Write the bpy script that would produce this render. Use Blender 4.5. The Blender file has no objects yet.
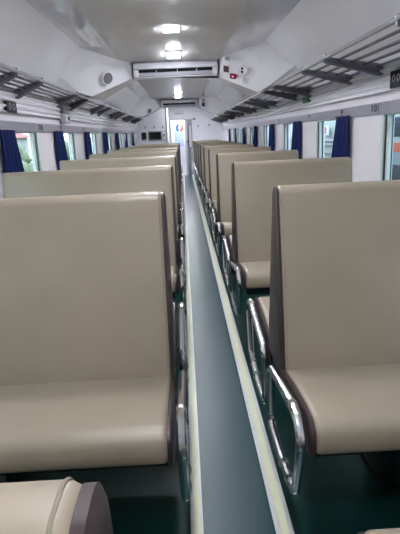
import bpy, bmesh, math, random
from mathutils import Vector, Matrix
random.seed(7)
SC = bpy.context.scene
COL = SC.collection

# ------------------------------------------------------------------ materials
def lin(c):
    return tuple(((v / 255) / 12.92 if v / 255 <= 0.04045 else ((v / 255 + 0.055) / 1.055) ** 2.4) for v in c)

def mat(name, rgb, rough=0.5, metal=0.0, coat=0.0, var=0.0, vscale=6.0, bump=0.0, bscale=40.0, bstretch=(1, 1, 1),
        rvar=0.0, bdist=.01, bdet=3, spec=0.5, coat_rough=0.08, dark=None):
    m = bpy.data.materials.new(name); m.use_nodes = True
    nt = m.node_tree; b = nt.nodes['Principled BSDF']
    c = lin(rgb)
    b.inputs['Base Color'].default_value = (*c, 1)
    b.inputs['Roughness'].default_value = rough
    b.inputs['Metallic'].default_value = metal
    b.inputs['Coat Weight'].default_value = coat
    b.inputs['Coat Roughness'].default_value = coat_rough
    b.inputs['Specular IOR Level'].default_value = spec
    tc = nt.nodes.new('ShaderNodeTexCoord')
    if var or rvar:
        n = nt.nodes.new('ShaderNodeTexNoise'); n.inputs['Scale'].default_value = vscale
        n.inputs['Detail'].default_value = 5
        nt.links.new(tc.outputs['Object'], n.inputs['Vector'])
        if var:
            r = nt.nodes.new('ShaderNodeValToRGB')
            d = lin(dark) if dark else tuple(v * (1 - var) for v in c)
            l = tuple(min(1, v * (1 + var * .6)) for v in c)
            r.color_ramp.elements[0].position = .3; r.color_ramp.elements[1].position = .72
            r.color_ramp.elements[0].color = (*d, 1); r.color_ramp.elements[1].color = (*l, 1)
            nt.links.new(n.outputs['Fac'], r.inputs['Fac']); nt.links.new(r.outputs['Color'], b.inputs['Base Color'])
        if rvar:
            mr = nt.nodes.new('ShaderNodeMapRange')
            mr.inputs['To Min'].default_value = max(.02, rough - rvar); mr.inputs['To Max'].default_value = rough + rvar
            nt.links.new(n.outputs['Fac'], mr.inputs['Value']); nt.links.new(mr.outputs['Result'], b.inputs['Roughness'])
    if bump:
        mp = nt.nodes.new('ShaderNodeMapping'); mp.inputs['Scale'].default_value = bstretch
        n2 = nt.nodes.new('ShaderNodeTexNoise'); n2.inputs['Scale'].default_value = bscale; n2.inputs['Detail'].default_value = bdet
        bp = nt.nodes.new('ShaderNodeBump'); bp.inputs['Strength'].default_value = bump; bp.inputs['Distance'].default_value = bdist
        nt.links.new(tc.outputs['Object'], mp.inputs['Vector']); nt.links.new(mp.outputs['Vector'], n2.inputs['Vector'])
        nt.links.new(n2.outputs['Fac'], bp.inputs['Height']); nt.links.new(bp.outputs['Normal'], b.inputs['Normal'])
    return m

def emit(name, rgb, strength):
    m = bpy.data.materials.new(name); m.use_nodes = True; nt = m.node_tree
    nt.nodes.remove(nt.nodes['Principled BSDF'])
    e = nt.nodes.new('ShaderNodeEmission'); e.inputs['Color'].default_value = (*lin(rgb), 1); e.inputs['Strength'].default_value = strength
    nt.links.new(e.outputs[0], nt.nodes['Material Output'].inputs['Surface'])
    return m

def glass_mat(name, tint, gl=.08, rough=.02):
    m = bpy.data.materials.new(name); m.use_nodes = True; nt = m.node_tree
    nt.nodes.remove(nt.nodes['Principled BSDF'])
    t = nt.nodes.new('ShaderNodeBsdfTransparent'); t.inputs['Color'].default_value = (*tint, 1)
    g = nt.nodes.new('ShaderNodeBsdfGlossy'); g.inputs['Roughness'].default_value = rough
    mx = nt.nodes.new('ShaderNodeMixShader'); mx.inputs['Fac'].default_value = gl
    nt.links.new(t.outputs[0], mx.inputs[1]); nt.links.new(g.outputs[0], mx.inputs[2])
    nt.links.new(mx.outputs[0], nt.nodes['Material Output'].inputs['Surface'])
    return m

M = {}
M['vinyl'] = mat('beige_vinyl', (158, 146, 128), .38, coat=.18, var=.06, vscale=5, bump=.10, bscale=9, coat_rough=.25)
M['piping'] = mat('beige_piping', (150, 138, 120), .45)
M['maroon'] = mat('maroon_vinyl', (60, 44, 46), .4, coat=.15, var=.15, vscale=8, coat_rough=.25)
M['chrome'] = mat('chrome', (226, 226, 228), .22, metal=1)
M['steel_dark'] = mat('dark_painted_steel', (12, 34, 34), .5)
M['floor'] = mat('floor_vinyl', (17, 66, 72), .34, var=.12, vscale=55, rvar=.06, spec=.42)
M['floor_side'] = mat('green_floor_vinyl', (5, 60, 56), .4, spec=.25, var=.15, vscale=9, bump=.04, bscale=150)
M['strip_edge'] = mat('strip_white', (214, 216, 214), .4, var=.08, vscale=30)
M['strip_glow'] = mat('strip_cream', (222, 225, 192), .5, var=.05, vscale=22)
M['wall'] = mat('wall_white', (240, 240, 245), .34, var=.03)
M['panel'] = mat('panel_white', (240, 237, 244), .25, var=.02)
M['ceiling'] = mat('ceiling_gloss_white', (217, 214, 213), .25, var=.03, vscale=3, bump=.10, bscale=2.4, bstretch=(1.6, .45, 1))
M['ceiling_cove'] = mat('ceiling_cove_white', (226, 226, 231), .2, coat=1, coat_rough=.05, bump=.7, bscale=1.0, bstretch=(9, 1.3, 1), bdist=.06, bdet=.5)
M['ceiling_side'] = mat('ceiling_side_white', (236, 236, 241), .22, coat=.2, var=.02, vscale=3, bump=.08, bscale=2.5)
M['header'] = mat('header_aluminium', (158, 158, 168), .38, metal=.55, var=.08, vscale=10)
M['alu'] = mat('corrugated_grey', (232, 232, 238), .25)
M['rack'] = mat('rack_steel', (150, 150, 158), .25, metal=.9)
M['rack_front'] = mat('rack_front_tube', (206, 206, 212), .25, metal=.8)
M['bracket'] = mat('bracket_grey', (112, 112, 120), .4, metal=.3)
M['mint'] = mat('window_frame_mint', (204, 218, 216), .4, var=.05, vscale=18)
M['rubber'] = mat('black_rubber', (22, 34, 36), .5)
M['curtain'] = mat('blue_curtain', (11, 30, 86), .7, var=.2, vscale=14, spec=.2)
M['black'] = mat('black_plastic', (16, 16, 22), .6, spec=.2)
M['screen'] = mat('screen_black', (14, 15, 20), .12)
M['ac'] = mat('ac_white', (222, 222, 230), .3)
M['ac_grey'] = mat('ac_silver', (168, 168, 178), .35)
M['grille'] = mat('grille_grey', (104, 104, 106), .6)
M['white_p'] = mat('white_plastic', (226, 226, 232), .35)
M['red'] = mat('red_plastic', (140, 16, 52), .4)
M['darkred'] = mat('dark_red_panel', (72, 28, 38), .35)
M['green'] = mat('green_sticker', (28, 104, 66), .5)
M['inkdark'] = mat('dark_ink', (52, 52, 62), .5)
M['ink_white'] = mat('white_ink', (220, 220, 224), .5)
M['door'] = mat('door_white', (228, 228, 234), .3)
M['leaf'] = mat('door_grey', (176, 178, 186), .35)
M['pane_blue'] = mat('door_pane_blue', (186, 210, 240), .15)
M['logo_blue'] = mat('logo_blue', (36, 92, 190), .4)
M['logo_orange'] = mat('logo_orange', (240, 140, 92), .4)
M['logo_red'] = mat('logo_red', (226, 84, 74), .4)
M['lamp'] = emit('led_diffuser', (246, 248, 255), 105)
M['fill_end'] = emit('vestibule_fill_tube', (250, 250, 255), 95)  # emission of the added vestibule fill lamp
M['glass'] = glass_mat('window_glass', (.90, .96, .95), .06)
M['frost'] = glass_mat('door_glass', (.95, .97, 1.0), .1, .2)
M['train_silver'] = mat('railcar_silver', (134, 144, 150), .4, metal=.2, var=.06)
M['orange'] = mat('railcar_orange', (196, 84, 52), .45)
M['navy'] = mat('railcar_glass', (18, 32, 44), .3)
M['platform'] = mat('platform_concrete', (140, 142, 136), .8, var=.12)
M['ballast'] = mat('ballast_grey', (92, 90, 84), .95, var=.3, vscale=30)
M['house'] = mat('house_white', (178, 180, 176), .7, var=.04)
M['roof'] = mat('roof_red', (148, 80, 70), .7, var=.1)
M['leafgreen'] = mat('shrub_green', (122, 132, 100), .8, var=.35, vscale=9, bump=.5, bscale=20)
M['signred'] = mat('sign_red', (200, 44, 66), .5)

# ------------------------------------------------------------------ mesh helpers
def finish(bm, angle=32):
    bmesh.ops.recalc_face_normals(bm, faces=bm.faces)
    for f in bm.faces: f.smooth = True
    ca = math.radians(angle)
    for e in bm.edges:
        if len(e.link_faces) == 2:
            e.smooth = e.calc_face_angle(0) < ca

def obj(name, bm, m, parent=None, loc=None, angle=32):
    finish(bm, angle)
    me = bpy.data.meshes.new(name); bm.to_mesh(me); bm.free()
    me.materials.append(M[m] if isinstance(m, str) else m)
    o = bpy.data.objects.new(name, me); COL.objects.link(o)
    if parent is not None: o.parent = parent
    if loc is not None: o.location = loc
    return o

def tag(o, label, cat, group=None, kind=None):
    o['label'] = label; o['category'] = cat
    if group: o['group'] = group
    if kind: o['kind'] = kind
    return o

def thing(name, label, cat, loc=(0, 0, 0), group=None):
    o = bpy.data.objects.new(name, None); COL.objects.link(o); o.location = loc
    o.empty_display_size = .05
    return tag(o, label, cat, group)

def struct(name, bm, m, angle=32):
    o = obj(name, bm, m, angle=angle); o['kind'] = 'structure'; return o

def NB(): return bmesh.new()

def box(bm, x0, x1, y0, y1, z0, z1, bev=0.0):
    r = bmesh.ops.create_cube(bm, size=1)
    vs = r['verts']
    for v in vs:
        v.co = Vector(((x0 + x1) / 2 + v.co.x * (x1 - x0), (y0 + y1) / 2 + v.co.y * (y1 - y0), (z0 + z1) / 2 + v.co.z * (z1 - z0)))
    if bev > 0:
        es = list({e for v in vs for e in v.link_edges})
        bmesh.ops.bevel(bm, geom=es, offset=bev, segments=2, affect='EDGES', profile=.5)
    return bm

def fillet(pts, r, seg=5, closed=True):
    """round the corners of a polyline of Vectors"""
    out = []; n = len(pts)
    for i in range(n):
        p = pts[i]
        if not closed and i in (0, n - 1): out.append(p.copy()); continue
        a = pts[i - 1]; b = pts[(i + 1) % n]
        ra = r[i] if isinstance(r, (list, tuple)) else r
        da = (a - p); db = (b - p)
        k = min(ra, da.length * .48, db.length * .48)
        s = p + da.normalized() * k; e = p + db.normalized() * k
        for j in range(seg + 1):
            t = j / seg
            out.append((1 - t) ** 2 * s + 2 * t * (1 - t) * p + t * t * e)
    return out

def tube(bm, path, r, segs=10, closed=False, caps=True):
    n = len(path); rings = []
    prev = None
    for i, p in enumerate(path):
        if closed: t = (path[(i + 1) % n] - path[i - 1])
        else: t = path[min(i + 1, n - 1)] - path[max(i - 1, 0)]
        t.normalize()
        if prev is None:
            up = Vector((0, 0, 1)) if abs(t.z) < .9 else Vector((1, 0, 0))
            u = t.cross(up).normalized()
        else:
            u = (prev - t * prev.dot(t)).normalized()
        prev = u; w = t.cross(u)
        rr = r[i] if isinstance(r, list) else r
        rings.append([bm.verts.new(p + (u * math.cos(2 * math.pi * k / segs) + w * math.sin(2 * math.pi * k / segs)) * rr) for k in range(segs)])
    m = n if closed else n - 1
    for i in range(m):
        A = rings[i]; B = rings[(i + 1) % n]
        for k in range(segs):
            bm.faces.new((A[k], A[(k + 1) % segs], B[(k + 1) % segs], B[k]))
    if not closed and caps:
        bm.faces.new(rings[0][::-1]); bm.faces.new(rings[-1])
    return bm

def inset2d(prof, d):
    n = len(prof); out = []
    for i in range(n):
        p = Vector(prof[i]); a = Vector(prof[i - 1]); b = Vector(prof[(i + 1) % n])
        t1 = (p - a); t2 = (b - p)
        n1 = Vector((-t1.y, t1.x)).normalized(); n2 = Vector((-t2.y, t2.x)).normalized()
        nn = (n1 + n2)
        if nn.length < 1e-5: nn = n1
        nn.normalize(); c = max(.5, nn.dot(n1))
        out.append(p + nn * d / c)
    return out

def area2d(p):
    return sum(p[i - 1][0] * p[i][1] - p[i][0] * p[i - 1][1] for i in range(len(p))) / 2

def loft_x(bm, prof, stations, capped=True):
    """prof: closed (y,z) outline; stations: (x, inset)"""
    prof = [tuple(p) for p in prof]
    if area2d(prof) < 0: prof = prof[::-1]
    rings = []
    for x, ins in stations:
        q = inset2d(prof, ins)
        rings.append([bm.verts.new((x, a[0], a[1])) for a in q])
    n = len(prof)
    for i in range(len(rings) - 1):
        for k in range(n):
            bm.faces.new((rings[i][k], rings[i][(k + 1) % n], rings[i + 1][(k + 1) % n], rings[i + 1][k]))
    if capped:
        bm.faces.new(rings[0]); bm.faces.new(rings[-1][::-1])
    return bm

def extrude_y(bm, prof, y0, y1):
    """closed (x,z) outline swept along y"""
    A = [bm.verts.new((x, y0, z)) for x, z in prof]; B = [bm.verts.new((x, y1, z)) for x, z in prof]
    n = len(prof)
    for k in range(n): bm.faces.new((A[k], A[(k + 1) % n], B[(k + 1) % n], B[k]))
    bm.faces.new(A[::-1]); bm.faces.new(B)
    return bm

def disc(bm, c, nrm, r, h, segs=28, r2=None):
    """short cylinder standing on point c along nrm"""
    nrm = Vector(nrm).normalized(); up = Vector((1, 0, 0)) if abs(nrm.x) < .9 else Vector((0, 1, 0))
    u = nrm.cross(up).normalized(); w = nrm.cross(u); c = Vector(c); r2 = r if r2 is None else r2
    A = [bm.verts.new(c + (u * math.cos(t) + w * math.sin(t)) * r) for t in [2 * math.pi * k / segs for k in range(segs)]]
    B = [bm.verts.new(c + nrm * h + (u * math.cos(t) + w * math.sin(t)) * r2) for t in [2 * math.pi * k / segs for k in range(segs)]]
    for k in range(segs): bm.faces.new((A[k], A[(k + 1) % segs], B[(k + 1) % segs], B[k]))
    bm.faces.new(A[::-1]); bm.faces.new(B)
    return bm

def oriented_box(bm, c, nrm, sx, sz, h, bev=0):
    """box on a tilted face: sx along world x, sz along the slope, h out along nrm"""
    nrm = Vector(nrm).normalized(); u = (Vector((1, 0, 0)) - nrm * nrm.x).normalized(); w = nrm.cross(u)
    r = bmesh.ops.create_cube(bm, size=1); vs = r['verts']; c = Vector(c)
    for v in vs:
        v.co = c + u * v.co.x * sx + w * v.co.y * sz + nrm * (v.co.z + .5) * h
    if bev:
        bmesh.ops.bevel(bm, geom=list({e for v in vs for e in v.link_edges}), offset=bev, segments=2, affect='EDGES', profile=.5)
    return bm

def copy_tree(o, parent=None):
    c = o.copy(); COL.objects.link(c)
    if parent is not None: c.parent = parent
    for ch in o.children: copy_tree(ch, c)
    return c

ORD = ['first', 'second', 'third', 'fourth', 'fifth', 'sixth', 'seventh', 'eighth', 'ninth', 'tenth', 'eleventh', 'twelfth', 'thirteenth', 'fourteenth', 'fifteenth', 'sixteenth', 'seventeenth', 'eighteenth', 'nineteenth']

# ------------------------------------------------------------------ dimensions (metres)
XL, XR = -1.326, 1.408            # inner wall faces
YB, YE, YP = -1.6, 18.2, 15.35    # back wall, end wall, cabinet wall on the left
PITCH, D0 = 1.6, .23
HB, HT = 1.472, 1.548             # header band over the windows
SILL = .82

# ------------------------------------------------------------------ floor
bm = NB(); box(bm, XL - .1, XR + .1, YB - .1, YE + 2.6, -.08, 0); struct('floor', bm, 'floor')
bm = NB(); box(bm, XL, -.0416, YB, YP, 0, .004); struct('trim_1', bm, 'floor_side')
bm = NB(); box(bm, .3257, XR, YB, YE, 0, .004); struct('trim_2', bm, 'floor_side')
def strip(n, x0, x1):
    w = x1 - x0
    bm = NB(); box(bm, x0, x1, YB, YE, 0, .007); o = struct('trim_%d' % n, bm, 'strip_edge')
    bm = NB(); box(bm, x0 + w * .27, x1 - w * .27, YB, YE, .006, .0085); c = obj('glow_tape', bm, 'strip_glow', o)
strip(3, -.0416, .0043); strip(4, .2619, .3257)

# ------------------------------------------------------------------ side walls and windows
LW = [(4.765 + 1.65 * k) for k in range(-3, 7)]
RW = [(3.621 + 1.815 * k) for k in range(-2, 8)]
def openings(side):
    if side < 0: return [(j - .90, j + .165) for j in LW if j + .17 < YP]
    return [(j - 1.06, j + .075) for j in RW if j + .1 < YE]
def side_wall(side, name):
    X = XL if side < 0 else XR; o = X + side * .09
    yend = YP if side < 0 else YE
    bm = NB()
    a, b = min(X, o), max(X, o)
    box(bm, a, b, YB, YE, 0, SILL); box(bm, a, b, YB, YE, HB, 1.84)
    ys = [YB] + [v for op in openings(side) for v in op] + [YE]
    for i in range(0, len(ys), 2):
        if ys[i + 1] - ys[i] > .01: box(bm, a, b, ys[i], ys[i + 1], SILL, HB)
    return struct(name, bm, 'panel')
side_wall(-1, 'wall_left'); side_wall(1, 'wall_right')
wn = 0
for side in (-1, 1):
    X = XL if side < 0 else XR
    def xb(bm, d0, d1, *r):        # d measured outward from the inner wall face
        a, b = X + side * d0, X + side * d1
        box(bm, min(a, b), max(a, b), *r)
    for (y0, y1) in openings(side):
        wn += 1
        bm = NB(); fw = .075 if side > 0 else .12
        gap = .022
        xb(bm, -.006, .05, y1 - fw + .02, y1, SILL, HB); xb(bm, -.006, .05, y0, y0 + .10, SILL, HB)
        xb(bm, -.006, .05, y0, y1, SILL, SILL + .04); xb(bm, -.002, .05, y0, y1, HB - .012, HB)
        w = struct('window_%d' % wn, bm, 'mint')
        bm = NB(); g1 = y1 - fw + .02
        xb(bm, .004, .055, g1 - gap, g1, SILL + .04, HB - .012); xb(bm, .004, .055, y0 + .10, y0 + .10 + gap, SILL + .04, HB - .012)
        obj('window_gasket', bm, 'rubber', w)
        bm = NB(); s1 = g1 - gap; sw = .085 if side < 0 else .036
        xb(bm, .008, .03, s1 - sw, s1, SILL + .04, HB - .012); xb(bm, .012, .06, y0 + .122, y0 + .165, SILL + .04, HB - .012)
        xb(bm, .012, .06, y0 + .165, s1 - sw, SILL + .04, SILL + .075)
        obj('window_sash', bm, 'mint', w)
        bm = NB(); xb(bm, .020, .024, y0 + .165, s1 - sw, SILL + .075, HB - .012)
        obj('window_glass', bm, 'glass', w)
    # header band, cove and corrugated panel
    n = 5 if side < 0 else 6
    yend = YP if side < 0 else YE
    bm = NB(); xb(bm, -.02, .0, YB, yend, HB, HT); struct('trim_%d' % (n), bm, 'header')
    bm = NB(); N = 4 * 10; pr = []
    for i in range(N + 1):
        z = 1.612 + (1.80 - 1.612) * i / N
        pr.append((X - side * (.018 + .016 * math.cos(2 * math.pi * i / 10)), z))
    pr = pr + [(X + side * .0, 1.80), (X + side * .0, 1.612)]
    extrude_y(bm, pr, YB, yend); struct('trim_%d' % (n + 2), bm, 'alu', angle=70)
    bm = NB()   # pillar dado strip line
    box(bm, min(X, X - side * .012), max(X, X - side * .012), YB, yend, 0, .10); struct('baseboard_%s' % ('left' if side < 0 else 'right'), bm, 'leaf')

# ------------------------------------------------------------------ ceiling
RINGS = [(0, 0.0), (7.8, .05)]
def ceiling():
    bay = [(XL, 1.80), (-1.2, 2.01), (-.985, 2.288), (-.70, 2.282), (.50, 2.277), (.894, 2.282), (1.175, 2.02), (XR, 1.80)]
    fy = [-.20, -.12, 0, 0, 0, 0, -.12, -.20]           # the side creases start a little nearer than the seam
    mats = [1, 1, 2, 0, 2, 1, 1]
    bm = NB()
    def V(x, y, z): return bm.verts.new((x, y, z))
    def row(y, pr, off=None): return [V(x, y + (off[i] if off else 0), z) for i, (x, z) in enumerate(pr)]
    def q(m, *v):
        f = bm.faces.new(v); f.material_index = m; return f
    def band(A, B, cells=range(7), m=None):
        for i in cells: q(mats[i] if m is None else m, A[i], A[i + 1], B[i + 1], B[i])
    cur = row(YB, bay)
    for y0, dz in RINGS:
        a = row(y0 + 5.62, bay, fy); band(cur, a)
        k = dz
        S = [V(XL, y0 + 5.62, 1.815), V(-1.08, y0 + 5.78, 1.872), V(-.955, y0 + 5.85, 1.832 + k), V(-.537, y0 + 6.30, 2.048 + k),
             V(.455, y0 + 6.30, 2.022 + k), V(.86, y0 + 5.88, 1.80 + k), V(.985, y0 + 5.80, 1.872), V(XR, y0 + 5.62, 1.815)]
        T2 = V(-.66, y0 + 5.95, 2.207 + k * 1.9); T3 = V(.48, y0 + 5.95, 2.188 + k * 1.9)
        zt = 2.207 + k * 1.9
        N2 = V(-.545, y0 + 6.18, zt); N3 = V(.465, y0 + 6.18, zt - .01)
        M2 = V(-.545, y0 + 6.40, zt); M3 = V(.465, y0 + 6.40, zt - .01)
        m2 = V(-.545, y0 + 6.40, 2.046 + k); m3 = V(.465, y0 + 6.40, 2.020 + k)
        q(0, a[3], a[4], T3, T2); q(0, T2, T3, N3, N2); q(1, N2, N3, M3, M2); q(1, M2, M3, m3, m2)
        q(1, T2, N2, M2, m2, S[3]); q(1, T3, S[4], m3, M3, N3)
        q(1, a[2], a[3], T2); q(1, a[2], T2, S[3], S[2]); q(1, a[1], a[2], S[2], S[1]); q(1, a[0], a[1], S[1], S[0])
        q(1, a[5], T3, a[4]); q(1, a[5], S[5], S[4], T3); q(1, a[6], S[6], S[5], a[5]); q(1, a[7], S[7], S[6], a[6])
        c = [V(v.co.x, y0 + 6.70, v.co.z + .012) for v in S]
        band(S, c, (0, 1, 2, 4, 5, 6), 1); q(1, S[3], m2, m3, S[4], c[4], c[3])
        cur = row(y0 + 6.85, bay); band(c, cur, range(7), 1)
    band(cur, row(YE, bay))
    finish(bm, 22)
    for f in bm.faces: f.normal_flip() if f.normal.z > 0 else None
    me = bpy.data.meshes.new('ceiling'); bm.to_mesh(me); bm.free()
    for n in ('ceiling', 'ceiling_side', 'ceiling_cove'): me.materials.append(M[n])
    o = bpy.data.objects.new('ceiling', me); COL.objects.link(o); o['kind'] = 'structure'
    # roof shell above so that no daylight leaks in
    bm = NB(); box(bm, XL - .09, XR + .09, YB - .1, YE + 2.6, 2.36, 2.42)
    box(bm, XL - .09, XL - .05, YB, YE + 2.6, 1.84, 2.36); box(bm, XR + .05, XR + .09, YB, YE + 2.6, 1.84, 2.36)
    struct('roof', bm, 'leaf')
ceiling()

# ------------------------------------------------------------------ end walls
bm = NB(); box(bm, XL - .09, XR + .09, YB - .1, YB, 0, 2.36); struct('wall_back', bm, 'wall')
DX0, DX1, DZ = -.395, .105, 1.885
bm = NB()
box(bm, XL - .09, DX0, YE, YE + .06, 0, 2.36); box(bm, DX1, XR + .09, YE, YE + .06, 0, 2.36); box(bm, DX0, DX1, YE, YE + .06, DZ, 2.36)
struct('wall_front', bm, 'wall')
bm = NB(); box(bm, XL, -.43, YP, YP + .04, 0, 2.30); box(bm, -.47, -.43, YP, YE, 0, 2.30); struct('wall_cabinet', bm, 'wall')
bm = NB()
box(bm, DX0 - .03, DX0 + .012, YE - .02, YE + .07, 0, DZ + .03); box(bm, DX1 - .012, DX1 + .03, YE - .02, YE + .07, 0, DZ + .03)
box(bm, DX0 + .012, DX1 - .012, YE - .02, YE + .07, DZ - .012, DZ + .03)
struct('trim_9', bm, 'leaf')
# vestibule beyond the doorway
bm = NB()
box(bm, -1.1, -1.05, YE + .06, YE + 2.5, 0, 2.36); box(bm, .85, .9, YE + .06, YE + 2.5, 0, 2.36); box(bm, -1.1, .9, YE + 2.45, YE + 2.5, 0, 2.36)
struct('wall_vestibule', bm, 'wall')
bm = NB(); box(bm, -1.05, .85, YE + .06, YE + 2.45, 0, .006); struct('trim_10', bm, 'panel')
t = thing('vestibule_fill_lamp', 'added unseen tube lamp on the vestibule ceiling, brightening the far doorway', 'lamp', (-.15, YE + .45, 2.26))  # unseen lamp, added so the doorway comes out bright white
bm = NB(); box(bm, -.35, .35, -.06, .06, .04, .1, .008); obj('fill_lamp_housing', bm, 'white_p', t)
bm = NB(); tube(bm, [Vector((-.33, 0, .03)), Vector((.33, 0, .03))], .028); obj('fill_lamp_tube', bm, 'fill_end', t)
# gangway door: half-open sliding leaf with pane and round emblem
y = YE + .62
bm = NB(); box(bm, -.55, .62, y, y + .04, 0, 2.0, .006); d = struct('door_1', bm, 'door')
bm = NB(); box(bm, -.25, .03, y - .012, y + .001, .98, 1.66, .004); obj('door_pane', bm, 'pane_blue', d)
bm = NB(); box(bm, -.265, -.25, y - .016, y + .001, .97, 1.67); obj('door_pane_trim', bm, 'header', d)
t = thing('door_emblem', 'round blue, white and orange emblem on the far gangway door', 'emblem', (-.085, y - .012, 1.63))
def sector(bm, cx, cz, r0, r1, a0, a1, y0, y1, n=14):
    V = []
    for yy in (y0, y1):
        o_ = [bm.verts.new((cx + r1 * math.cos(a0 + (a1 - a0) * i / n), yy, cz + r1 * math.sin(a0 + (a1 - a0) * i / n))) for i in range(n + 1)]
        i_ = [bm.verts.new((cx + r0 * math.cos(a0 + (a1 - a0) * i / n), yy, cz + r0 * math.sin(a0 + (a1 - a0) * i / n))) for i in range(n + 1)]
        V.append((o_, i_))
    (o0, i0), (o1, i1) = V
    for i in range(n):
        bm.faces.new((o0[i], o0[i + 1], i0[i + 1], i0[i])); bm.faces.new((o1[i + 1], o1[i], i1[i], i1[i + 1]))
        bm.faces.new((o0[i], o1[i], o1[i + 1], o0[i + 1])); bm.faces.new((i0[i + 1], i1[i + 1], i1[i], i0[i]))
    bm.faces.new((o0[0], i0[0], i1[0], o1[0])); bm.faces.new((i0[n], o0[n], o1[n], i1[n]))
bm = NB(); disc(bm, (0, 0, 0), (0, -1, 0), .14, .006); obj('emblem_disc', bm, 'white_p', t)
bm = NB(); sector(bm, .03, 0, .09, .165, math.radians(118), math.radians(238), -.012, -.005); obj('emblem_swoosh', bm, 'logo_blue', t)
bm = NB(); sector(bm, -.02, 0, .08, .150, math.radians(-10), math.radians(72), -.012, -.005); obj('emblem_swoosh', bm, 'logo_orange', t)
bm = NB(); sector(bm, -.02, 0, .08, .150, math.radians(-72), math.radians(-10), -.012, -.005); obj('emblem_swoosh', bm, 'logo_red', t)
# open door leaf to the right of the doorway
bm = NB(); box(bm, .135, .175, YE - .42, YE - .03, .02, DZ, .006); box(bm, .175, .34, YE - .07, YE - .03, .02, DZ, .006)
d = struct('door_2', bm, 'leaf')
pts = fillet([Vector((a, b, 0)) for a, b in [(.205, .93), (.325, .93), (.325, 1.70), (.205, 1.70)]], .05)
bm = NB(); A = [bm.verts.new((p.x, YE - .080, p.y)) for p in pts]; B = [bm.verts.new((p.x, YE - .068, p.y)) for p in pts]
bm.faces.new(A); bm.faces.new(B[::-1]); n = len(pts)
for k in range(n): bm.faces.new((A[k], A[(k + 1) % n], B[(k + 1) % n], B[k]))
obj('door_window', bm, 'white_p', d)
bm = NB(); tube(bm, [Vector((p.x, YE - .075, p.y)) for p in pts], .010, 8, closed=True); obj('door_window_trim', bm, 'inkdark', d)
bm = NB(); box(bm, .14, .20, YE - .46, YE - .42, 1.11, 1.19, .006); obj('door_handle', bm, 'bracket', d)

# lamp / sign box over the door, hooks
t = thing('door_sign_box', 'white sign box on the end wall above the far doorway', 'sign box', (-.075, YE, 2.105))
bm = NB(); box(bm, -.16, .16, -.08, 0, -.05, .05, .012); obj('sign_body', bm, 'white_p', t)
bm = NB(); box(bm, -.13, .13, -.084, -.079, -.045, -.02); obj('sign_face', bm, 'ac_grey', t)
def hook(x, y, z, label):
    t = thing('coat_hook', label, 'hook', (x, y, z), 'coat hooks on the far walls')
    bm = NB(); box(bm, -.02, .02, -.008, 0, -.04, .04, .004); obj('hook_plate', bm, 'ac_grey', t)
    bm = NB(); tube(bm, fillet([Vector((0, -.006, .01)), Vector((0, -.05, -.03)), Vector((0, -.06, .03))], .02, closed=False), .009, 8); obj('hook_arm', bm, 'bracket', t)
hook(-1.06, YP, 1.64, 'grey coat hook above the small black screen, nearest the left windows')
hook(-.80, YP, 1.635, 'grey coat hook above the wide screen, middle of the left three')
hook(-.55, YP, 1.625, 'grey coat hook above the switch panel, nearest the far doorway')
hook(.553, YE, 1.65, 'grey coat hook right of the far door, nearer the doorway')
hook(.932, YE, 1.667, 'grey coat hook right of the far door, nearer the windows')
t = thing('wall_box', 'small dark box high on the end wall right of the doorway', 'wall box', (.426, YE, 1.887))
bm = NB(); box(bm, -.05, .05, -.04, 0, -.03, .03, .006); obj('box_body', bm, 'ac_grey', t)
bm = NB(); box(bm, -.035, .035, -.045, -.038, -.02, .015); obj('box_face', bm, 'bracket', t)
# screens on the cabinet wall
t = thing('wall_screen', 'wide black screen with switch panel in pale frame on far left wall', 'screen', (-.725, YP, 1.385))
bm = NB(); box(bm, -.265, .275, -.03, 0, -.14, .14, .006); obj('screen_frame', bm, 'ac_grey', t)
bm = NB(); box(bm, -.235, .105, -.036, -.029, -.105, .11); obj('screen', bm, 'screen', t)
p = obj('switch_panel', box(NB(), .145, .245, -.040, -.029, -.11, .11, .004), 'white_p', t)
obj('switch', box(NB(), .175, .215, -.046, -.039, -.03, .06, .003), 'bracket', p)
t = thing('notice_screen', 'small black square screen beside the last left window', 'screen', (-1.115, YP, 1.39))
obj('screen_frame', box(NB(), -.075, .075, -.025, 0, -.115, .115, .005), 'ac_grey', t)
obj('screen', box(NB(), -.062, .062, -.030, -.024, -.098, .098), 'screen', t)

# ------------------------------------------------------------------ benches
def arc(cx, cz, r, a0, a1, n):
    return [(cx + r * math.cos(math.radians(a0 + (a1 - a0) * i / n)), cz + r * math.sin(math.radians(a0 + (a1 - a0) * i / n))) for i in range(n + 1)]
BACK = ([(-.150, .50), (-.150, .56), (-.138, .66), (-.110, .80), (-.084, .94), (-.058, 1.06), (-.046, 1.12)]
        + arc(-.008, 1.164, .032, 172, 90, 6) + arc(.008, 1.164, .032, 90, 8, 6)
        + [(.046, 1.12), (.058, 1.06), (.084, .94), (.110, .80), (.138, .66), (.150, .56), (.150, .50)])
SEAT = ([(-.12, .48), (-.12, .545), (-.30, .580), (-.46, .598)] + arc(-.543, .548, .052, 86, 180, 6) + [(-.597, .535)]
        + arc(-.574, .520, .022, 185, 270, 4) + [(-.40, .485)])
def rnd(x0, x1, r, n=5, sgn=1):
    """stations with rounded ends"""
    st = []
    for i in range(n + 1):
        a = math.pi / 2 * i / n
        st.append((x0 + r * (1 - math.sin(a)) if False else x0 + r * (1 - math.cos(a)), r * (1 - math.sin(a))))
    for i in range(n, -1, -1):
        a = math.pi / 2 * i / n
        st.append((x1 - r * (1 - math.cos(a)), r * (1 - math.sin(a))))
    return [(sgn * x, k) for x, k in st]
def seatback(prof): return [(-y, z) for y, z in prof]

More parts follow.
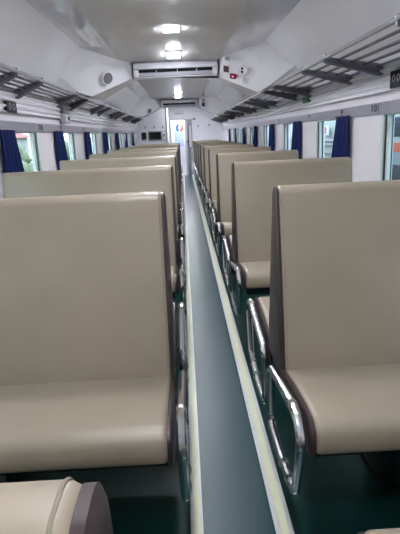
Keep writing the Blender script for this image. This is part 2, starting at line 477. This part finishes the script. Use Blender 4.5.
def make_bench(side, W):
    """double back-to-back bench, aisle end at local x = 0, running to x = side*W"""
    g = 'benches left of the aisle' if side < 0 else 'benches right of the aisle'
    t = thing('train_bench', '', 'bench', (0, 0, 0), g)
    s = side
    bm = NB(); loft_x(bm, BACK, rnd(.006, W, .018, 5, s))
    nx = bm
    b = obj('backrest', bm, 'vinyl', t)
    # seam piping a little in from the aisle end
    bm = NB(); pr = inset2d(BACK if area2d(BACK) > 0 else BACK[::-1], .0002)
    path = [Vector((s * .021, p.x, p.y)) for p in pr if p.y > .52]
    iz = [i for i in range(len(pr)) if pr[i].y <= .52]
    seq = [p for p in pr]
    # start the open path just after the bottom points
    k0 = max(iz) if max(iz) - min(iz) < len(pr) - 1 else [i for i in range(len(pr)) if pr[i].y <= .52 and pr[(i + 1) % len(pr)].y > .52][0]
    path = []
    for j in range(1, len(pr)):
        p = pr[(k0 + j) % len(pr)]
        if p.y <= .52: break
        path.append(Vector((s * .021, p.x, p.y)))
    tube(bm, path, .0016, 6); obj('piping', bm, 'piping', b)
    bm = NB(); loft_x(bm, BACK, [(s * -.004, .022), (s * -.001, .010), (s * .003, .0025), (s * .011, .0025)])
    obj('side_panel', bm, 'maroon', t)
    for f in (1, -1):
        pr = [(y * f, z) for y, z in SEAT]
        bm = NB(); loft_x(bm, pr, rnd(.006, W, .022, 5, s)); c = obj('seat', bm, 'vinyl', t)
        big = [(-.115 * f, .450), (-.115 * f, .550)] + [(y * f, z) for y, z in SEAT[2:-5]] + [(-.594 * f, .505), (-.575 * f, .478), (-.40 * f, .452)]
        bm = NB(); loft_x(bm, big, [(s * -.006, .018), (s * -.002, .008), (s * .003, .003), (s * .010, .003)])
        obj('side_panel', bm, 'maroon', c)
        # chrome loop at the aisle end
        pts = [Vector((s * -.030, y * f, z)) for y, z in [(-.075, .528), (-.520, .600), (-.590, .545), (-.510, .320), (-.270, .282), (-.070, .290)]]
        L = fillet(pts, [.03, .05, .06, .035, .08, .05], 6)
        bm = NB(); tube(bm, L, .0145, 10, closed=True)
        for a, q in ((3, .3), (3, .75), (1, .85)):
            c0 = pts[a].lerp(pts[a + 1] if a != 1 else pts[0], q if a != 1 else .12)
            d = ((pts[a + 1] if a != 1 else pts[0]) - pts[a]).normalized()
            tube(bm, [c0 - d * .012, c0 + d * .012], .0185, 10)
        # mounting stubs into the seat frame
        for py, pz in ((-.16, .528), (-.44, .50)):
            pass
        loop = obj('armrest_loop', bm, 'chrome', t)
        bm = NB()
        tube(bm, [Vector((s * -.028, -.22 * f, .5505 - .004)), Vector((s * -.020, -.22 * f, .50)), Vector((s * .03, -.22 * f, .452))], .008, 8)
        obj('loop_bracket', bm, 'steel_dark', loop)
    # frame and legs under the seats
    bm = NB()
    xa, xb_ = .02, W - .02
    box(bm, min(s * xa, s * xb_), max(s * xa, s * xb_), -.50, .50, .435, .472)
    obj('seat_frame', bm, 'steel_dark', t)
    for x in (W * .55, W * .9):
        bm = NB(); box(bm, min(s * x, s * (x + .05)), max(s * x, s * (x + .05)), -.13, .13, .012, .437, .004)
        box(bm, min(s * (x - .04), s * (x + .09)), max(s * (x - .04), s * (x + .09)), -.17, .17, .004, .02)
        obj('leg', bm, 'steel_dark', t)
    return t

BX = {-1: -.075, 1: .318}
for side, W, n in ((-1, 1.110, 9), (1, .790, 11)):
    proto = make_bench(side, W)
    w = 'left' if side < 0 else 'right'
    for i in range(n):
        o = proto if i == 0 else copy_tree(proto)
        o.location = (BX[side] + (.017 if side < 0 and i == 0 else 0), D0 + PITCH * i + ((.06 if side > 0 else .012) if i == 0 else 0), .004)
        if side > 0 and i == n - 1:
            pass
        if i == 0:
            o['label'] = ('nearest beige bench left of aisle, only its rounded back top in view' if side < 0
                          else 'nearest beige bench right of aisle, only its seat edge in view at the bottom')
        elif i == 1:
            o['label'] = 'large beige vinyl bench facing the viewer in front on the %s of the aisle' % w
        elif i == n - 1:
            o['label'] = 'farthest beige bench %s of the aisle, last before the end wall' % w
        else:
            o['label'] = 'beige vinyl bench with maroon sides, %s row from the front %s of the aisle' % (ORD[i], w)
    # right-hand last row would meet the end wall: keep its back only
for o in list(bpy.data.objects):
    if o.name.startswith('train_bench') and o.location.x > 0 and o.location.y > YE - .5:
        for ch in list(o.children_recursive): bpy.data.objects.remove(ch)
        bpy.data.objects.remove(o)
last = max((o for o in bpy.data.objects if o.name.startswith('train_bench') and o.location.x > 0), key=lambda o: o.location.y)
last['label'] = 'farthest beige bench right of the aisle, last before the end wall'

# ------------------------------------------------------------------ curtains
def curtain(side, y0, wt, wb, label, seed):
    rnd_ = random.Random(seed)
    X = (XL if side < 0 else XR) - side * .034
    bm = NB(); nu, nv = 44, 16; zt, zb = HB + .012, .90
    ph = rnd_.uniform(0, 6); k = rnd_.uniform(6.0, 7.2)
    rows = []
    for j in range(nv + 1):
        v = j / nv; z = zt + (zb - zt) * v; w = wt + (wb - wt) * (v ** 1.25)
        rows.append([])
        for i in range(nu + 1):
            u = i / nu
            amp = .007 + .010 * v
            off = amp * math.sin(2 * math.pi * k * (u + .02 * math.sin(3 * v + ph)) + ph) + .004 * math.sin(15 * u + 4 * v + ph)
            rows[-1].append((X - side * .0 + side * off * .9, y0 + w * u + .01 * math.sin(3 * v + ph) * u, z))
    F = [[bm.verts.new(p) for p in r] for r in rows]
    Bk = [[bm.verts.new((p[0] + side * .004, p[1], p[2])) for p in r] for r in rows]
    for j in range(nv):
        for i in range(nu):
            bm.faces.new((F[j][i], F[j][i + 1], F[j + 1][i + 1], F[j + 1][i])); bm.faces.new((Bk[j][i + 1], Bk[j][i], Bk[j + 1][i], Bk[j + 1][i + 1]))
    for j in range(nv):
        for i in (0, nu): bm.faces.new((F[j][i], F[j + 1][i], Bk[j + 1][i], Bk[j][i]))
    for i in range(nu):
        for j in (0, nv): bm.faces.new((F[j][i], F[j][i + 1], Bk[j][i + 1], Bk[j][i]))
    t = thing('curtain', label, 'curtain', (X, y0, zb), 'blue curtains at the %s windows' % ('left' if side < 0 else 'right'))
    for v in bm.verts: v.co -= Vector((X, y0, zb))
    obj('cloth', bm, 'curtain', t, angle=80)
    bm = NB(); tube(bm, [Vector((0, -.02, zt - zb + .0)), Vector((0, wt + .03, zt - zb + .0))], .006, 8); obj('curtain_rod', bm, 'chrome', t)
i = 0
for j in LW:
    if 4.5 < j < YP - .2:
        curtain(-1, j - .97, .35, .47, 'navy blue curtain at left windows, %s from the front' % ORD[i], i); i += 1
i = 0
for j in RW:
    if 5 < j < YE:
        curtain(1, j - 1.11, .37, .50, 'navy blue curtain at right windows, %s from the front' % ORD[i], 20 + i); i += 1

# ------------------------------------------------------------------ luggage racks
def rack(side, y1, offs):
    X = XL if side < 0 else XR
    xf = -1.097 if side < 0 else .998
    t = thing('luggage_rack', 'steel tube luggage rack along the %s wall above the windows' % ('left' if side < 0 else 'right'), 'luggage rack', (X, 0, 1.8))
    nr = 5; xw = X - side * .05
    for i in range(nr):
        f = i / (nr - 1); x = xf + (xw - xf) * f; z = 1.853 - .066 * f
        bm = NB(); r = .015 if i == 0 else .010
        tube(bm, [Vector((x - X, YB + .05, z - 1.8)), Vector((x - X, y1, z - 1.8))], r, 10)
        obj('rail', bm, 'rack_front' if i == 0 else 'rack', t)
    for y in offs:
        bm = NB()
        # tapered plate from wall to front rail
        P = [(xf - X - side * .010, 1.862 - 1.8), (xf - X - side * .010, 1.822 - 1.8), (-side * .03, 1.722 - 1.8), (-side * .004, 1.730 - 1.8), (-side * .004, 1.800 - 1.8)]
        P = [(a, b) for a, b in P]
        if area2d(P) < 0: P = P[::-1]
        extrude_y(bm, P, y - .010, y + .010)
        # lower flange
        P2 = [(xf - X, 1.832 - 1.8), (xf - X, 1.826 - 1.8), (-side * .03, 1.728 - 1.8), (-side * .03, 1.734 - 1.8)]
        if area2d(P2) < 0: P2 = P2[::-1]
        extrude_y(bm, P2, y - .032, y + .032)
        o = obj('bracket', bm, 'bracket', t)
        bm = NB(); disc(bm, (xf - X, y, 1.845 - 1.8), (0, 0, 1), .016, .030, 12); obj('bracket_cap', bm, 'rack', o)
rack(-1, YP - .05, [a + 2.03 * k for k in range(-1, 7) for a in (3.70, 4.34) if -1 < a + 2.03 * k < YP - .1])
rack(1, YE - .1, [a + 2.03 * k for k in range(-1, 8) for a in (3.70, 4.36) if -1 < a + 2.03 * k < YE - .2] + [2.47])

# ------------------------------------------------------------------ ceiling fittings
LN = (0, -.33, -1)
lights = [(-.2, 2.2775, 0), (1.05, 2.2775, 0), (2.3, 2.2775, 0), (3.53, 2.2775, 0), (4.78, 2.2775, 0), (5.83, 2.221, 1), (7.3, 2.2775, 0), (8.4, 2.2775, 0), (11.6, 2.2775, 0), (12.95, 2.2775, 0), (15.2, 2.2775, 0), (15.7, 2.2775, 0), (16.2, 2.2775, 0), (16.8, 2.2775, 0)]  # lamps hidden behind the two bulkheads are added to brighten bays and far end
vis = {4: 'rectangular LED ceiling lamp nearest the viewer, in front of the near air conditioner', 5: 'rectangular LED lamp on the slope just above the near air conditioner',
       8: 'rectangular LED lamp in the bay just beyond the near air conditioner', 9: 'rectangular LED lamp halfway between the two air conditioners'}
for i, (ly, lz, sl) in enumerate(lights):
    t = thing('ceiling_lamp', vis.get(i, 'unseen rectangular white LED ceiling lamp, %s along the aisle' % ORD[i]), 'ceiling lamp', (-.05, ly, lz - .002), 'LED lamps along the ceiling')
    if sl: t.rotation_euler.x = -math.atan2(.0825, .33)
    bm = NB(); box(bm, -.075, .075, -.072, .072, -.008, .004, .003); obj('lamp_frame', bm, 'white_p', t)
    bm = NB(); box(bm, -.066, .066, -.062, .062, -.016, -.0075, .003); obj('diffuser', bm, 'lamp', t)

def aircon(yf, z0, h, label):
    t = thing('air_conditioner', label, 'air conditioner', (-.040, yf, z0))
    w = .475
    k = h / .172
    pr = [(.19, .004), (.19, h), (.04, h), (.012, h - .010 * k), (.0, h - .03 * k), (.0, .098 * k), (.05, .094 * k), (.05, .018 * k), (.014, .014 * k), (.02, .004 * k), (.04, .001)]
    bm = NB(); loft_x(bm, pr, [(-w, 0), (w, 0)]); obj('housing', bm, 'ac', t)
    bm = NB(); box(bm, -w + .03, w - .045, -.0 + .036, .060, .018 * k, .097 * k); obj('air_outlet', bm, 'black', t)
    bm = NB(); loft_x(bm, [(.002, .056 * k), (.006, .058 * k), (.024, .022 * k), (.020, .020 * k)], [(-w + .035, 0), (w - .05, 0)]); obj('flap', bm, 'ac_grey', t)
    for x in (-.22, .02, .24): obj('louver', box(NB(), x - .005, x + .005, .012, .045, .058 * k, .096 * k), 'ac_grey', t)
    for x in (-w, w - .05):
        bm = NB(); box(bm, x - .004, x + .054, -.002, .055, .020 * k, .094 * k, .005); obj('end_cap', bm, 'ac', t)
    return t
aircon(6.19, 2.030, .172, 'white wall air conditioner on the near bulkhead, the larger of two')
aircon(13.99, 2.083, .205, 'white wall air conditioner on the far bulkhead above the doorway')

Pl = (Vector((-.985, 5.62, 2.288)), Vector((-.66, 5.95, 2.207)), Vector((-.955, 5.85, 1.832)))
Pr = (Vector((.894, 5.62, 2.282)), Vector((.48, 5.95, 2.188)), Vector((.86, 5.88, 1.80)))
def nrm(P):
    n = (P[1] - P[0]).cross(P[2] - P[0]).normalized()
    return n if n.z < 0 else -n
def on(P, x, y, off=0):
    n = nrm(P); z = P[0].z - (n.x * (x - P[0].x) + n.y * (y - P[0].y)) / n.z
    return Vector((x, y, z)) + n * off
def at(name, label, cat, P, x, y, dy=0, dz=0, group=None):
    c = on(P, x, y); c.y += dy; c.z += dz
    return thing(name, label, cat, c, group), nrm(P)
def speaker(x, y, dy, dz, label):
    t, n = at('speaker_grille', label, 'speaker', Pl, x, y, dy, dz, 'round speaker grilles')
    bm = NB(); disc(bm, (0, 0, 0), n, .076, .012, 36, .070); obj('speaker_rim', bm, 'white_p', t)
    bm = NB(); disc(bm, n * .0115, n, .060, .004, 36, .055); g = obj('grille', bm, 'grille', t)
    bm = NB(); disc(bm, n * .015, n, .018, .004, 20, .014); obj('grille_cap', bm, 'grille', g)
speaker(-.782, 5.923, 0, 0, 'round grey speaker grille left of the near air conditioner')
speaker(-.812, 5.923, 7.8, .055, 'round grey speaker grille left of the far air conditioner')

t, n = at('control_panel', 'square dark red control panel right of the near air conditioner', 'control panel', Pr, .523, 5.978)
obj('panel_plate', oriented_box(NB(), (0, 0, 0), n, .075, .078, .010, .002), 'ink_white', t)
obj('panel_face', oriented_box(NB(), n * .0085, n, .062, .066, .006), 'darkred', t)
bm = NB()
u = (Vector((1, 0, 0)) - n * n.x).normalized(); w_ = n.cross(u)
for a in (-.012, .012):
    for b_ in (-.015, .012): oriented_box(bm, n * .014 + u * a + w_ * b_, n, .012, .016, .004)
obj('panel_button', bm, 'inkdark', t)
t, n = at('call_button', 'small red call box below the dark red control panel', 'call box', Pr, .598, 5.965)
obj('box_body', oriented_box(NB(), (0, 0, 0), n, .062, .042, .025, .004), 'red', t)
obj('box_lever', oriented_box(NB(), n * .012 + Vector((.042, 0, 0)), n, .026, .012, .010, .002), 'bracket', t)
obj('box_label', oriented_box(NB(), n * .0245, n, .022, .016, .002), 'ink_white', t)
t, n = at('round_outlet', 'round white outlet with two black holes right of near air conditioner', 'outlet', Pr, .690, 5.878)
bm = NB(); disc(bm, (0, 0, 0), n, .062, .014, 32, .054); obj('outlet_plate', bm, 'white_p', t)
u = (Vector((1, 0, 0)) - n * n.x).normalized(); w_ = n.cross(u)
for b_ in (-.018, .018):
    bm = NB(); disc(bm, n * .0135 + w_ * b_, n, .013, .005, 16); obj('outlet_hole', bm, 'black', t)
t, n = at('small_grey_label', 'small grey plate above the dark red control panel', 'plate', Pr, .530, 5.925)
obj('plate_face', oriented_box(NB(), (0, 0, 0), n, .05, .04, .006, .002), 'ac_grey', t)
obj('plate_mark', oriented_box(NB(), n * .005, n, .034, .010, .002), 'bracket', t)
t = thing('wall_switch', 'dark twin switch right of the far air conditioner', 'switch', (.575, 13.72, 2.14))
n = nrm(Pr)
obj('switch_plate', oriented_box(NB(), (0, 0, 0.02), (0, -1, -.4), .075, .2, .02, .004), 'ac_grey', t)
obj('switch_button', oriented_box(NB(), (0, -.02, -.03), (0, -1, -.4), .06, .07, .012, .004), 'black', t)
obj('switch_button', oriented_box(NB(), (0, -.02, .07), (0, -1, -.4), .06, .05, .012, .004), 'bracket', t)

# ------------------------------------------------------------------ wall stickers, numbers, dispenser
def text(name, body, size, m, parent, loc, rot):
    cu = bpy.data.curves.new(name, 'FONT'); cu.body = body; cu.size = size; cu.extrude = .0008; cu.offset = .003; cu.align_x = 'CENTER'; cu.align_y = 'CENTER'
    tmp = bpy.data.objects.new('tmp', cu); COL.objects.link(tmp)
    dg = bpy.context.evaluated_depsgraph_get(); me = bpy.data.meshes.new_from_object(tmp.evaluated_get(dg))
    bpy.data.objects.remove(tmp); me.name = name; me.materials.clear(); me.materials.append(M[m])
    o = bpy.data.objects.new(name, me); COL.objects.link(o); o.parent = parent; o.location = loc; o.rotation_euler = rot
    return o
RT = {1: (math.pi / 2, 0, -math.pi / 2), -1: (math.pi / 2, 0, math.pi / 2)}
def seat_no(side, y, body, label):
    X = (XL if side < 0 else XR) - side * .020
    t = thing('seat_number', label, 'seat number', (X, y, 1.510), 'seat numbers on the header bands')
    a, b = sorted((side * .002, -side * .0025))
    obj('number_plate', box(NB(), a, b, -.09, .09, -.032, .032), 'header', t)
    n = text('number', body, .066, 'inkdark', t, (-side * .003, 0, 0), RT[side]); n.scale = (2.0 if len(body) > 1 else 2.2, 1, 1)
seat_no(1, 3.80, '10', 'dark seat number ten on right header band above the near window pillar')
seat_no(1, 4.565, '9', 'dark seat number on right header band above the nearest right curtain')
seat_no(1, 5.75, '8', 'dark seat number on right header band above the second window pillar')
seat_no(1, 7.55, '7', 'dark seat number on right header band above the third window pillar')
seat_no(-1, 4.94, '10', 'dark seat number on left header band above the near window pillar')
seat_no(-1, 5.75, '9', 'dark seat number on left header band above the second left curtain')
seat_no(-1, 7.1, '8', 'dark seat number on left header band before the third left curtain')
def plate(side, y0, y1, z0, z1, m, label, name='wall_sticker', body=None):
    X = (XL if side < 0 else XR) - side * .020
    t = thing(name, label, 'sticker', (X, (y0 + y1) / 2, (z0 + z1) / 2), 'stickers on the ribbed panels')
    a, b = sorted((side * .01, -side * .016)); w = (y1 - y0) / 2; h = (z1 - z0) / 2
    obj('sticker_plate', box(NB(), a, b, -w, w, -h, h), m, t)
    a, b = sorted((-side * .0155, -side * .017))
    for k in range(2):
        c = -w * .38 + k * w * .76
        obj('sticker_mark', tube(NB(), [Vector(((a + b) / 2, c + w * .2 * math.cos(q * math.pi / 5), h * .1 + w * .2 * math.sin(q * math.pi / 5))) for q in range(10)], .003, 5, closed=True), 'leaf' if m == 'black' else 'ink_white', t)
plate(1, 3.30, 3.49, 1.622, 1.727, 'black', 'black sticker on right ribbed panel at the right edge of view')
plate(1, 5.72, 6.00, 1.677, 1.737, 'green', 'small green sticker on the right ribbed panel under the rack')
plate(-1, 4.02, 4.25, 1.612, 1.690, 'black', 'black sticker with pale symbols on the left ribbed panel')
t = thing('dispenser', 'grey dispenser box with dark top hung under the left rack', 'dispenser', (XL + .02, 5.93, 1.565))
obj('dispenser_body', box(NB(), 0, .05, -.12, .12, 0, .10, .01), 'leaf', t)
obj('dispenser_top', box(NB(), 0, .055, -.13, .13, .10, .165, .008), 'bracket', t)
obj('dispenser_window', box(NB(), .048, .054, .02, .09, .035, .075, .002), 'black', t)

# ------------------------------------------------------------------ outside
bm = NB(); box(bm, -40, 40, -12, 60, -1.1, -.9); struct('ground_outside', bm, 'ballast')
bm = NB(); box(bm, 3.3, 6, 9.0, 60, -.9, .30); struct('platform_right', bm, 'platform')
t = thing('railcar', 'silver railcar with orange stripe standing outside the right windows', 'railcar', (4.2, 4.6, -.9))
def rbox(x0, x1, y0, y1, z0, z1, b=0): return box(NB(), x0 - 4.2, x1 - 4.2, y0 - 4.6, y1 - 4.6, z0 + .9, z1 + .9, b)
obj('railcar_body', rbox(3.6, 6.3, -6, 12.4, -.3, 2.6, .05), 'train_silver', t)
obj('stripe', rbox(3.585, 3.605, -5.95, 12.35, .95, 1.10), 'orange', t)
obj('skirt', rbox(3.58, 3.62, -5.95, 12.35, .25, .74), 'navy', t)
for k in range(9):
    obj('railcar_window', rbox(3.58, 3.604, -5.6 + 2.0 * k, -4.2 + 2.0 * k + .35, 1.20, 1.52, .01), 'navy', t)
obj('bogie', rbox(3.8, 6.1, 8, 11, -.85, -.28), 'steel_dark', t)
obj('bogie', rbox(3.8, 6.1, -4, -1, -.85, -.28), 'steel_dark', t)
t = thing('station_building', 'white station building with ledges beyond the right windows', 'building', (5.5, 20, -.9))
def sbox(x0, x1, y0, y1, z0, z1): return box(NB(), x0 - 5.5, x1 - 5.5, y0 - 20, y1 - 20, z0 + .9, z1 + .9)
obj('wall', sbox(4.2, 9, 13.2, 40, .3, 4.2), 'house', t)
for z in (.70, .93, 1.04): obj('ledge', sbox(4.1, 4.22, 13.2, 40, z, z + .035), 'header', t)
obj('roof', sbox(3.9, 9.2, 13.0, 40.4, 4.2, 4.4), 'header', t)
t = thing('red_sign', 'red and white sign on the station wall outside the right window', 'sign', (4.08, 15.0, 1.32))
obj('sign_plate', box(NB(), 0, .03, -.35, .35, -.13, .13, .004), 'white_p', t)
obj('sign_panel', box(NB(), -.008, .002, -.16, .26, -.085, .10), 'signred', t)
def house(x, y0, y1, h, label):
    t = thing('house', label, 'house', (x, (y0 + y1) / 2, -.9), 'houses outside the left windows'); L = (y1 - y0) / 2
    obj('wall', box(NB(), -3, 3, -L, L, 0, h), 'house', t)
    bm = NB(); extrude_y(bm, [(-3.3, h), (3.3, h), (0, h + 1.3)], -L - .2, L + .2); obj('roof', bm, 'roof', t)
    for k in range(3):
        c = -L + (k + .5) * 2 * L / 3
        obj('house_window', box(NB(), 2.98, 3.03, c - .5, c + .5, 1.0, 2.0), 'navy', t)
house(-12, 12, 19, 2.3, 'white house with red roof outside the nearest left window')
house(-12, 23, 31, 2.5, 'white house with red roof outside the farther left windows')
def shrub(x, y, r, h, seed, label):
    q = random.Random(seed)
    t = thing('shrub', label, 'shrub', (x, y, -.9), 'shrubs outside the left windows')
    bm = NB()
    for k in range(26):
        a = q.uniform(0, 6.28); rr = r * q.uniform(0, .8); zz = h * q.uniform(.3, .95)
        m = Matrix.Translation((rr * math.cos(a), rr * math.sin(a), zz)) @ Matrix.Diagonal((1, 1, q.uniform(.7, 1.1), 1))
        g = bmesh.ops.create_icosphere(bm, subdivisions=2, radius=r * q.uniform(.25, .45), matrix=m)
        for v in g['verts']: v.co += Vector((q.uniform(-1, 1), q.uniform(-1, 1), q.uniform(-1, 1))) * r * .06
    obj('foliage', bm, 'leafgreen', t, angle=180)
    bm = NB(); tube(bm, [Vector((0, 0, 0)), Vector((.03, 0, h * .3)), Vector((0, .02, h * .6))], [.09, .07, .04], 8); obj('trunk', bm, 'bracket', t)
for k, (x, y, r, h) in enumerate([(-5.6, 13.0, .8, 1.9), (-6.0, 17.5, 1.0, 2.1), (-5.4, 21.5, .9, 2.0), (-6.3, 26.5, 1.2, 2.4), (-6.0, 33, 1.3, 2.5)]):
    shrub(x, y, r, h, k, 'green leafy shrub outside the left windows, %s along the track' % ORD[k])

# ------------------------------------------------------------------ daylight
w = bpy.data.worlds.new('World'); SC.world = w; w.use_nodes = True
nt = w.node_tree; bg = nt.nodes['Background']
tc = nt.nodes.new('ShaderNodeTexCoord'); sx = nt.nodes.new('ShaderNodeSeparateXYZ'); rp = nt.nodes.new('ShaderNodeValToRGB')
rp.color_ramp.elements[0].position = .0; rp.color_ramp.elements[0].color = (.82, .90, .92, 1)
rp.color_ramp.elements[1].position = .6; rp.color_ramp.elements[1].color = (.62, .78, 1.0, 1)
nt.links.new(tc.outputs['Generated'], sx.inputs[0]); nt.links.new(sx.outputs['Z'], rp.inputs['Fac']); nt.links.new(rp.outputs['Color'], bg.inputs['Color'])
bg.inputs['Strength'].default_value = 2.4

# ------------------------------------------------------------------ camera
f, pitch, yaw, roll, h = 510.873, .25500, .02210, .04520, 1.3918
F = Vector((math.sin(yaw) * math.cos(pitch), math.cos(yaw) * math.cos(pitch), -math.sin(pitch)))
R = Vector((math.cos(yaw), -math.sin(yaw), 0)); U = R.cross(F)
R2 = math.cos(roll) * R - math.sin(roll) * U; U2 = math.sin(roll) * R + math.cos(roll) * U
cam = bpy.data.cameras.new('camera'); co = bpy.data.objects.new('camera', cam); COL.objects.link(co)
mw = Matrix.Identity(4)
for i in range(3):
    mw[i][0] = R2[i]; mw[i][1] = U2[i]; mw[i][2] = -F[i]
mw.translation = Vector((0, 0, h)); co.matrix_world = mw
cam.sensor_fit = 'HORIZONTAL'; cam.sensor_width = 36; cam.lens = f / 400 * 36; cam.clip_start = .02; cam.clip_end = 200
SC.camera = co

SC.view_settings.view_transform = 'Standard'; SC.view_settings.look = 'None'
SC.view_settings.gamma = 1; SC.view_settings.use_curve_mapping = False
SC.view_settings.exposure = 1.2
SC.cycles.use_denoising = True
SC.cycles.max_bounces = 10; SC.cycles.transparent_max_bounces = 16; SC.cycles.sample_clamp_indirect = 6
